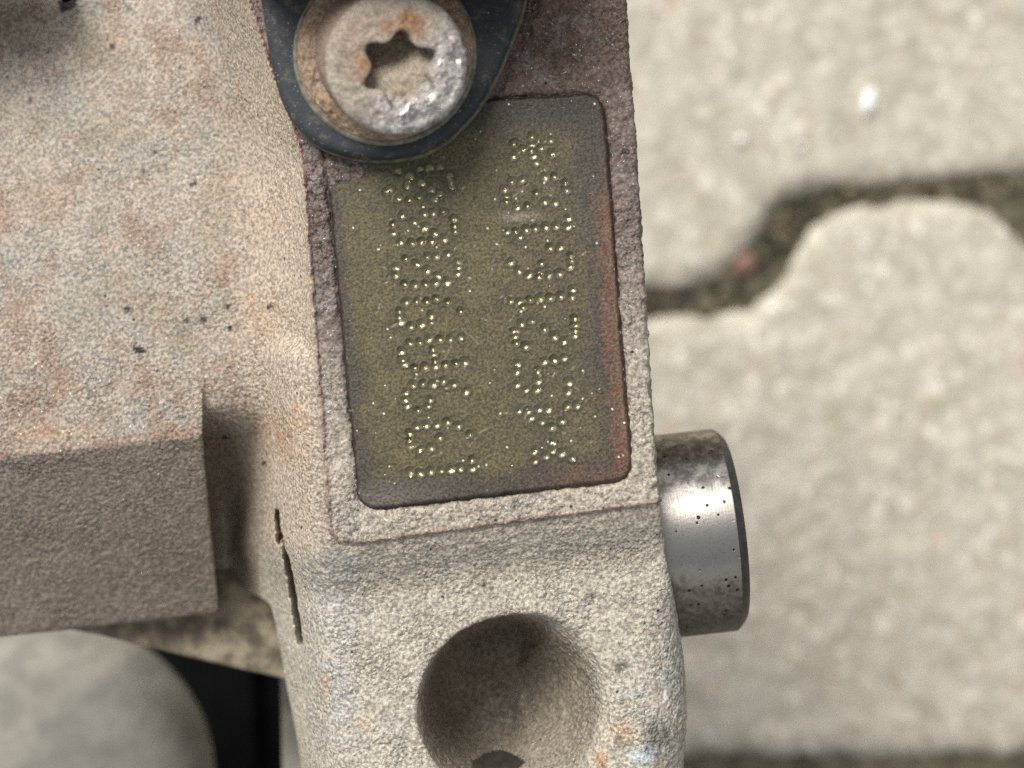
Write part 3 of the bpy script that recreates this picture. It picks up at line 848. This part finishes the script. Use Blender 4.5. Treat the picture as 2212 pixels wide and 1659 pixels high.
prism("gap_panel", bp, -112, -104, M_black, cv, bev=0.5)  # panel added behind the gap so it stays dark
rp = [W(*p, -100) for p in [(528, 1380), (545, 1380), (552, 1800), (533, 1800)]]
prism("gap_ridge", rp, -104.5, -100, M_black, cv, bev=0.6)
tag(cv, "black panel added to darken the gap between round housing and lug", "cover")

# ------------------------------------------------------------------ bracket ear under the bolt
br = empty("plastic_bracket", (*W(840, 120, 0), 0.0))
ear = catmull([(540, -160), (552, -60), (562, 0), (574, 80), (590, 160), (612, 230), (646, 280), (690, 314), (745, 334), (800, 341), (860, 338), (912, 326), (960, 300),
               (1004, 260), (1040, 214), (1075, 150), (1104, 80), (1126, 20), (1142, -60), (1155, -160)], 5)
prism("bracket_ear", [W(x, y, 2.6) for x, y in ear], -0.4, 2.6, M_plastic, br, bev=0.75, seg=4)
fc = W(832, 113, 3.0)
FR = 192*S*(D-3)/D
lathe("bracket_sleeve", [(FR-0.6, 2.5), (FR-0.5, 2.85), (FR-0.05, 3.0), (FR+0.22, 2.95), (FR+0.34, 2.5)], fc[0]-0.05, fc[1]-0.05, M_steelrim, br, 160)
prism("bracket_lip", [W(x+5, y+9, 1.0) for x, y in ear], -0.5, 1.0, M_lip, br, bev=0.3, seg=2)
arm = [W(x, y, 13.0) for x, y in [(500, -105), (700, -96), (1000, -96), (1190, -105), (1200, -420), (480, -420)]]
prism("shade_arm", arm, -0.4, 13.0, M_plastic, br, bev=1.0, seg=3)  # arm out of view, added to shade the upper right
tag(br, "dusty dark blue grey plastic bracket ear clamped under the rusty bolt", "bracket")

# ------------------------------------------------------------------ star socket bolt
TOPZ = 8.2
bt_ = W(866, 147, TOPZ); bb = W(832, 113, 3.0)
base = (bb[0], bb[1], 2.6)
bolt = empty("flange_bolt", base)
tag(bolt, "rusty steel flange bolt with a dirt filled star socket", "bolt")
RHD = 156*S*(D-TOPZ)/D
NT = 288
th = np.arange(NT)*2*math.pi/NT
star = 2.5 + 0.92*((1+np.cos(6*(th-math.radians(86))))/2)**1.25
star = star*(1+0.02*np.sin(3*th+1.0))
vs, cs, ms = [], [], []
rings = []
lean = np.array([bt_[0]-bb[0], bt_[1]-bb[1]])/(TOPZ-3.0)*0.92
def add_ring(r, z, off=0.0):
    rings.append((np.broadcast_to(r, (NT,)).copy(), np.broadcast_to(z, (NT,)).copy(), off))
HT = TOPZ
fd = math.radians(-65)
for qv in np.linspace(0.02, 0.96, 14):
    r = star*qv
    up = -(r*np.cos(th-fd))/2.6          # +1 at the far upper-left wall, -1 at the filled lower side
    add_ring(r, HT - 1.25 - 2.0*sstep(-0.5, 0.7, up), 1.0)
fw = HT - 1.25 - 2.0*sstep(-0.5, 0.7, -(star*np.cos(th-fd))/2.6)
for t in (0.3, 0.6, 0.85): add_ring(star*(0.97+0.03*t), fw*(1-t)+(HT-0.12)*t, 1.0)
add_ring(star*1.03+0.05, HT-0.06, 1.0); add_ring(star*1.06+0.16, HT, 1.0)
for t in np.linspace(0.08, 1, 22): add_ring((star*1.06+0.16)*(1-t)+(RHD-1.25)*t, HT+0.05-0.22*t*t, 1.0-t)
for k in range(1, 9):
    a = math.pi/2*k/8
    add_ring(RHD-1.25+1.25*math.sin(a), HT-0.07-1.0+1.0*math.cos(a))
for z in np.linspace(HT-1.2, 3.2, 9)[1:]: add_ring(RHD+0.03+0.05*(HT-z)/4, z)
VB, FB, CB, MB_ = [], [], [], []
for (r, z, of) in rings:
    VB.append(np.stack([r*np.cos(th)+0.15*of, r*np.sin(th)-0.4*of, z], 1))
VB = np.concatenate(VB)
nr = len(rings)
kk = np.arange(NT)
FB = np.concatenate([np.stack([i*NT+kk, (i+1)*NT+kk, (i+1)*NT+(kk+1) % NT, i*NT+(kk+1) % NT], 1) for i in range(nr-1)])
FB = np.concatenate([FB])
Nb = vert_normals(VB, FB)
rad = np.hypot(VB[:, 0], VB[:, 1]); ang = np.arctan2(VB[:, 1], VB[:, 0])
nb1 = fbm(VB[:, 0], VB[:, 1], VB[:, 2], 2.2, 3, 0.6, 1.0); nb2 = fbm(VB[:, 0], VB[:, 1], VB[:, 2], 0.9, 3, 0.6, 5.0)
insock = np.repeat(np.arange(nr) < 14, NT)
VB = VB + Nb*((0.10*nb1 + 0.09*nb2)*np.where(insock, 1.3, np.where(rad < 3.3, 0.35, 1.0))*np.where(rad > RHD-0.3, 0.6, 1.0))[:, None]
c = np.repeat(np.array(srgb(166, 155, 140))[None], len(VB), 0)
def bl2(x, y, r, p): return p*np.clip(np.exp(-((VB[:, 0]-x)**2+(VB[:, 1]-y)**2)/(r*r)*1.2 + 0.8*nb2 - 0.1), 0, 1)
c = lerp(c, sstep(-0.1, 0.5, nb1)*0.6, srgb(136, 122, 108))
c = lerp(c, bl2(-4.4, 2.5, 2.8, .5), srgb(142, 112, 96))
for x, y, r, p in [(0.4, 3.7, 1.0, .95), (1.6, 3.5, 1.0, .95), (-1.0, 3.3, .9, .9), (0.9, 4.2, .8, .8), (-3.1, 0.3, .9, .9), (-3.3, -0.8, .8, .7), (-1.4, -4.4, .6, .7), (3.0, 1.9, .5, .5), (0.2, -2.6, .4, .4)]:
    c = lerp(c, bl2(x, y, r, p), srgb(148, 106, 72))
sidem = rad > RHD-0.05
c = lerp(c, insock*0.8, srgb(158, 145, 126))
c = lerp(c, sidem*(sstep(-0.5, 0.5, np.cos(ang-math.radians(150))))*0.6, srgb(128, 104, 90))
met = sstep(-0.15, 0.55, np.cos(ang-math.radians(-42)))*sstep(2.6, 3.6, rad)*(1-0.3*sidem)
c = lerp(c, met*0.7, srgb(176, 172, 170))
# lean the head a little, as the bolt stands
VB2 = VB.copy()
VB2[:, 0] = bb[0] + VB[:, 0] + lean[0]*(VB[:, 2]-3.0); VB2[:, 1] = bb[1] + VB[:, 1] + lean[1]*(VB[:, 2]-3.0)
VB2[:, 2] = VB[:, 2] - 0.10*VB[:, 0] + 0.06*VB[:, 1]
build("bolt_head", VB2, FB, M_bolt, bolt, True, np.clip(c, .004, 1), {"metalmask": met})
# flange under the head
rp_ = [(5.2, 4.0), (6.2, 4.1), (6.8, 4.05), (7.3, 3.8), (7.7, 3.5), (FR-0.25, 3.25), (FR-0.08, 3.0), (FR-0.05, 2.4)]
rr2 = []
for i in range(len(rp_)-1):
    for t in np.linspace(0, 1, 6, endpoint=False):
        rr2.append((rp_[i][0]*(1-t)+rp_[i+1][0]*t, rp_[i][1]*(1-t)+rp_[i+1][1]*t))
rr2.append(rp_[-1])
VF = np.concatenate([np.stack([r*np.cos(th), r*np.sin(th), np.full(NT, z)], 1) for r, z in rr2])
FF = np.concatenate([np.stack([i*NT+kk, (i+1)*NT+kk, (i+1)*NT+(kk+1) % NT, i*NT+(kk+1) % NT], 1) for i in range(len(rr2)-1)])
f1 = fbm(VF[:, 0], VF[:, 1], VF[:, 2], 1.8, 3, 0.6, 2.0); f2 = fbm(VF[:, 0], VF[:, 1], VF[:, 2], 0.7, 3, 0.6, 7.0)
VF[:, 2] += 0.24*f1 + 0.18*f2
fcx = np.repeat(np.array(srgb(160, 138, 116))[None], len(VF), 0)
fcx = lerp(fcx, sstep(-0.1, 0.5, f1)*0.6, srgb(122, 94, 78)); fcx = lerp(fcx, sstep(0.1, 0.6, f2)*0.5, srgb(178, 150, 112))
VF[:, 0] += bb[0]; VF[:, 1] += bb[1]
build("bolt_flange", VF, FF, M_bolt, bolt, True, np.clip(fcx, .004, 1), {"metalmask": np.zeros(len(VF))})

# ------------------------------------------------------------------ steel dowel pin standing out of the block's side
PZ = -14.5
e0 = np.array([*W(1380, 1164, PZ), PZ]); e1 = np.array([*W(1583, 1141, PZ), PZ])
axis = (e1-e0)/np.linalg.norm(e1-e0); e0 = e0 - axis*1.0
side = np.cross(axis, [0, 0, 1.0]); side /= np.linalg.norm(side); upv = np.cross(side, axis)
PR = 219*S*(D-PZ)/D*0.997
L = np.linalg.norm(e1-e0)
NPn = 160
def turned(name, prof, mat, parent):
    vs, fs = [], []
    for r, a in prof:
        for k in range(NPn):
            t = 2*math.pi*k/NPn
            vs.append(e0+axis*a+side*(r*math.cos(t))+upv*(r*math.sin(t)))
    for i in range(len(prof)-1):
        for k in range(NPn):
            fs.append([i*NPn+k, i*NPn+(k+1) % NPn, (i+1)*NPn+(k+1) % NPn, (i+1)*NPn+k])
    o = build(name, vs, np.array(fs), mat, parent, True)
    md = o.modifiers.new("edge", 'EDGE_SPLIT'); md.split_angle = math.radians(30)
    return o
pin = empty("dowel_pin", e0)
turned("pin_shank", [(PR, 0), (PR, L*0.3), (PR, L*0.6), (PR, L-1.0), (PR-0.03, L-0.9)], M_pin, pin)
turned("pin_chamfer", [(PR-0.03, L-0.9), (PR-0.5, L-0.4), (PR-1.0, L), (PR-1.1, L+0.03), (PR-2.5, L+0.03), (0.01, L+0.03)], M_chamfer, pin)["label"] = "dark chamfered end face"
tag(pin, "bright steel dowel pin with a dark chamfered end and black spots, right of the pad", "pin")

# ------------------------------------------------------------------ black end reaching in at the top left; unseen tube added for corner shade
hp = [W(x, y, z) + (z,) for x, y, z in [(-420, -130, -4), (-250, -125, -4.5), (-90, -118, -5), (20, -100, -7), (105, -58, -10), (148, -2, -12.2)]]
hpts = catmull(hp, 8)
hv, hf = [], []
for i, p in enumerate(hpts):
    a = np.array(hpts[min(i+1, len(hpts)-1)])-np.array(hpts[max(i-1, 0)]); a /= np.linalg.norm(a)
    s1 = np.cross(a, [0, 0, 1.0]); s1 /= np.linalg.norm(s1); s2 = np.cross(s1, a)
    t_ = i/(len(hpts)-1)
    r = 4.0*(1-sstep(0.45, 0.9, np.array(t_)))+0.6
    for k in range(24):
        w_ = 2*math.pi*k/24
        hv.append(np.array(p)+s1*r*math.cos(w_)+s2*r*math.sin(w_))
for i in range(len(hpts)-1):
    for k in range(24):
        hf.append([i*24+k, i*24+(k+1) % 24, (i+1)*24+(k+1) % 24, (i+1)*24+k])
hf.append([(len(hpts)-1)*24+k for k in range(24)])
hose = build("shade_tube", hv, [list(f) for f in hf], M_black, None, True)
tag(hose, "black end reaching in at the upper left edge, unseen tube added to shade the corner", "hose")
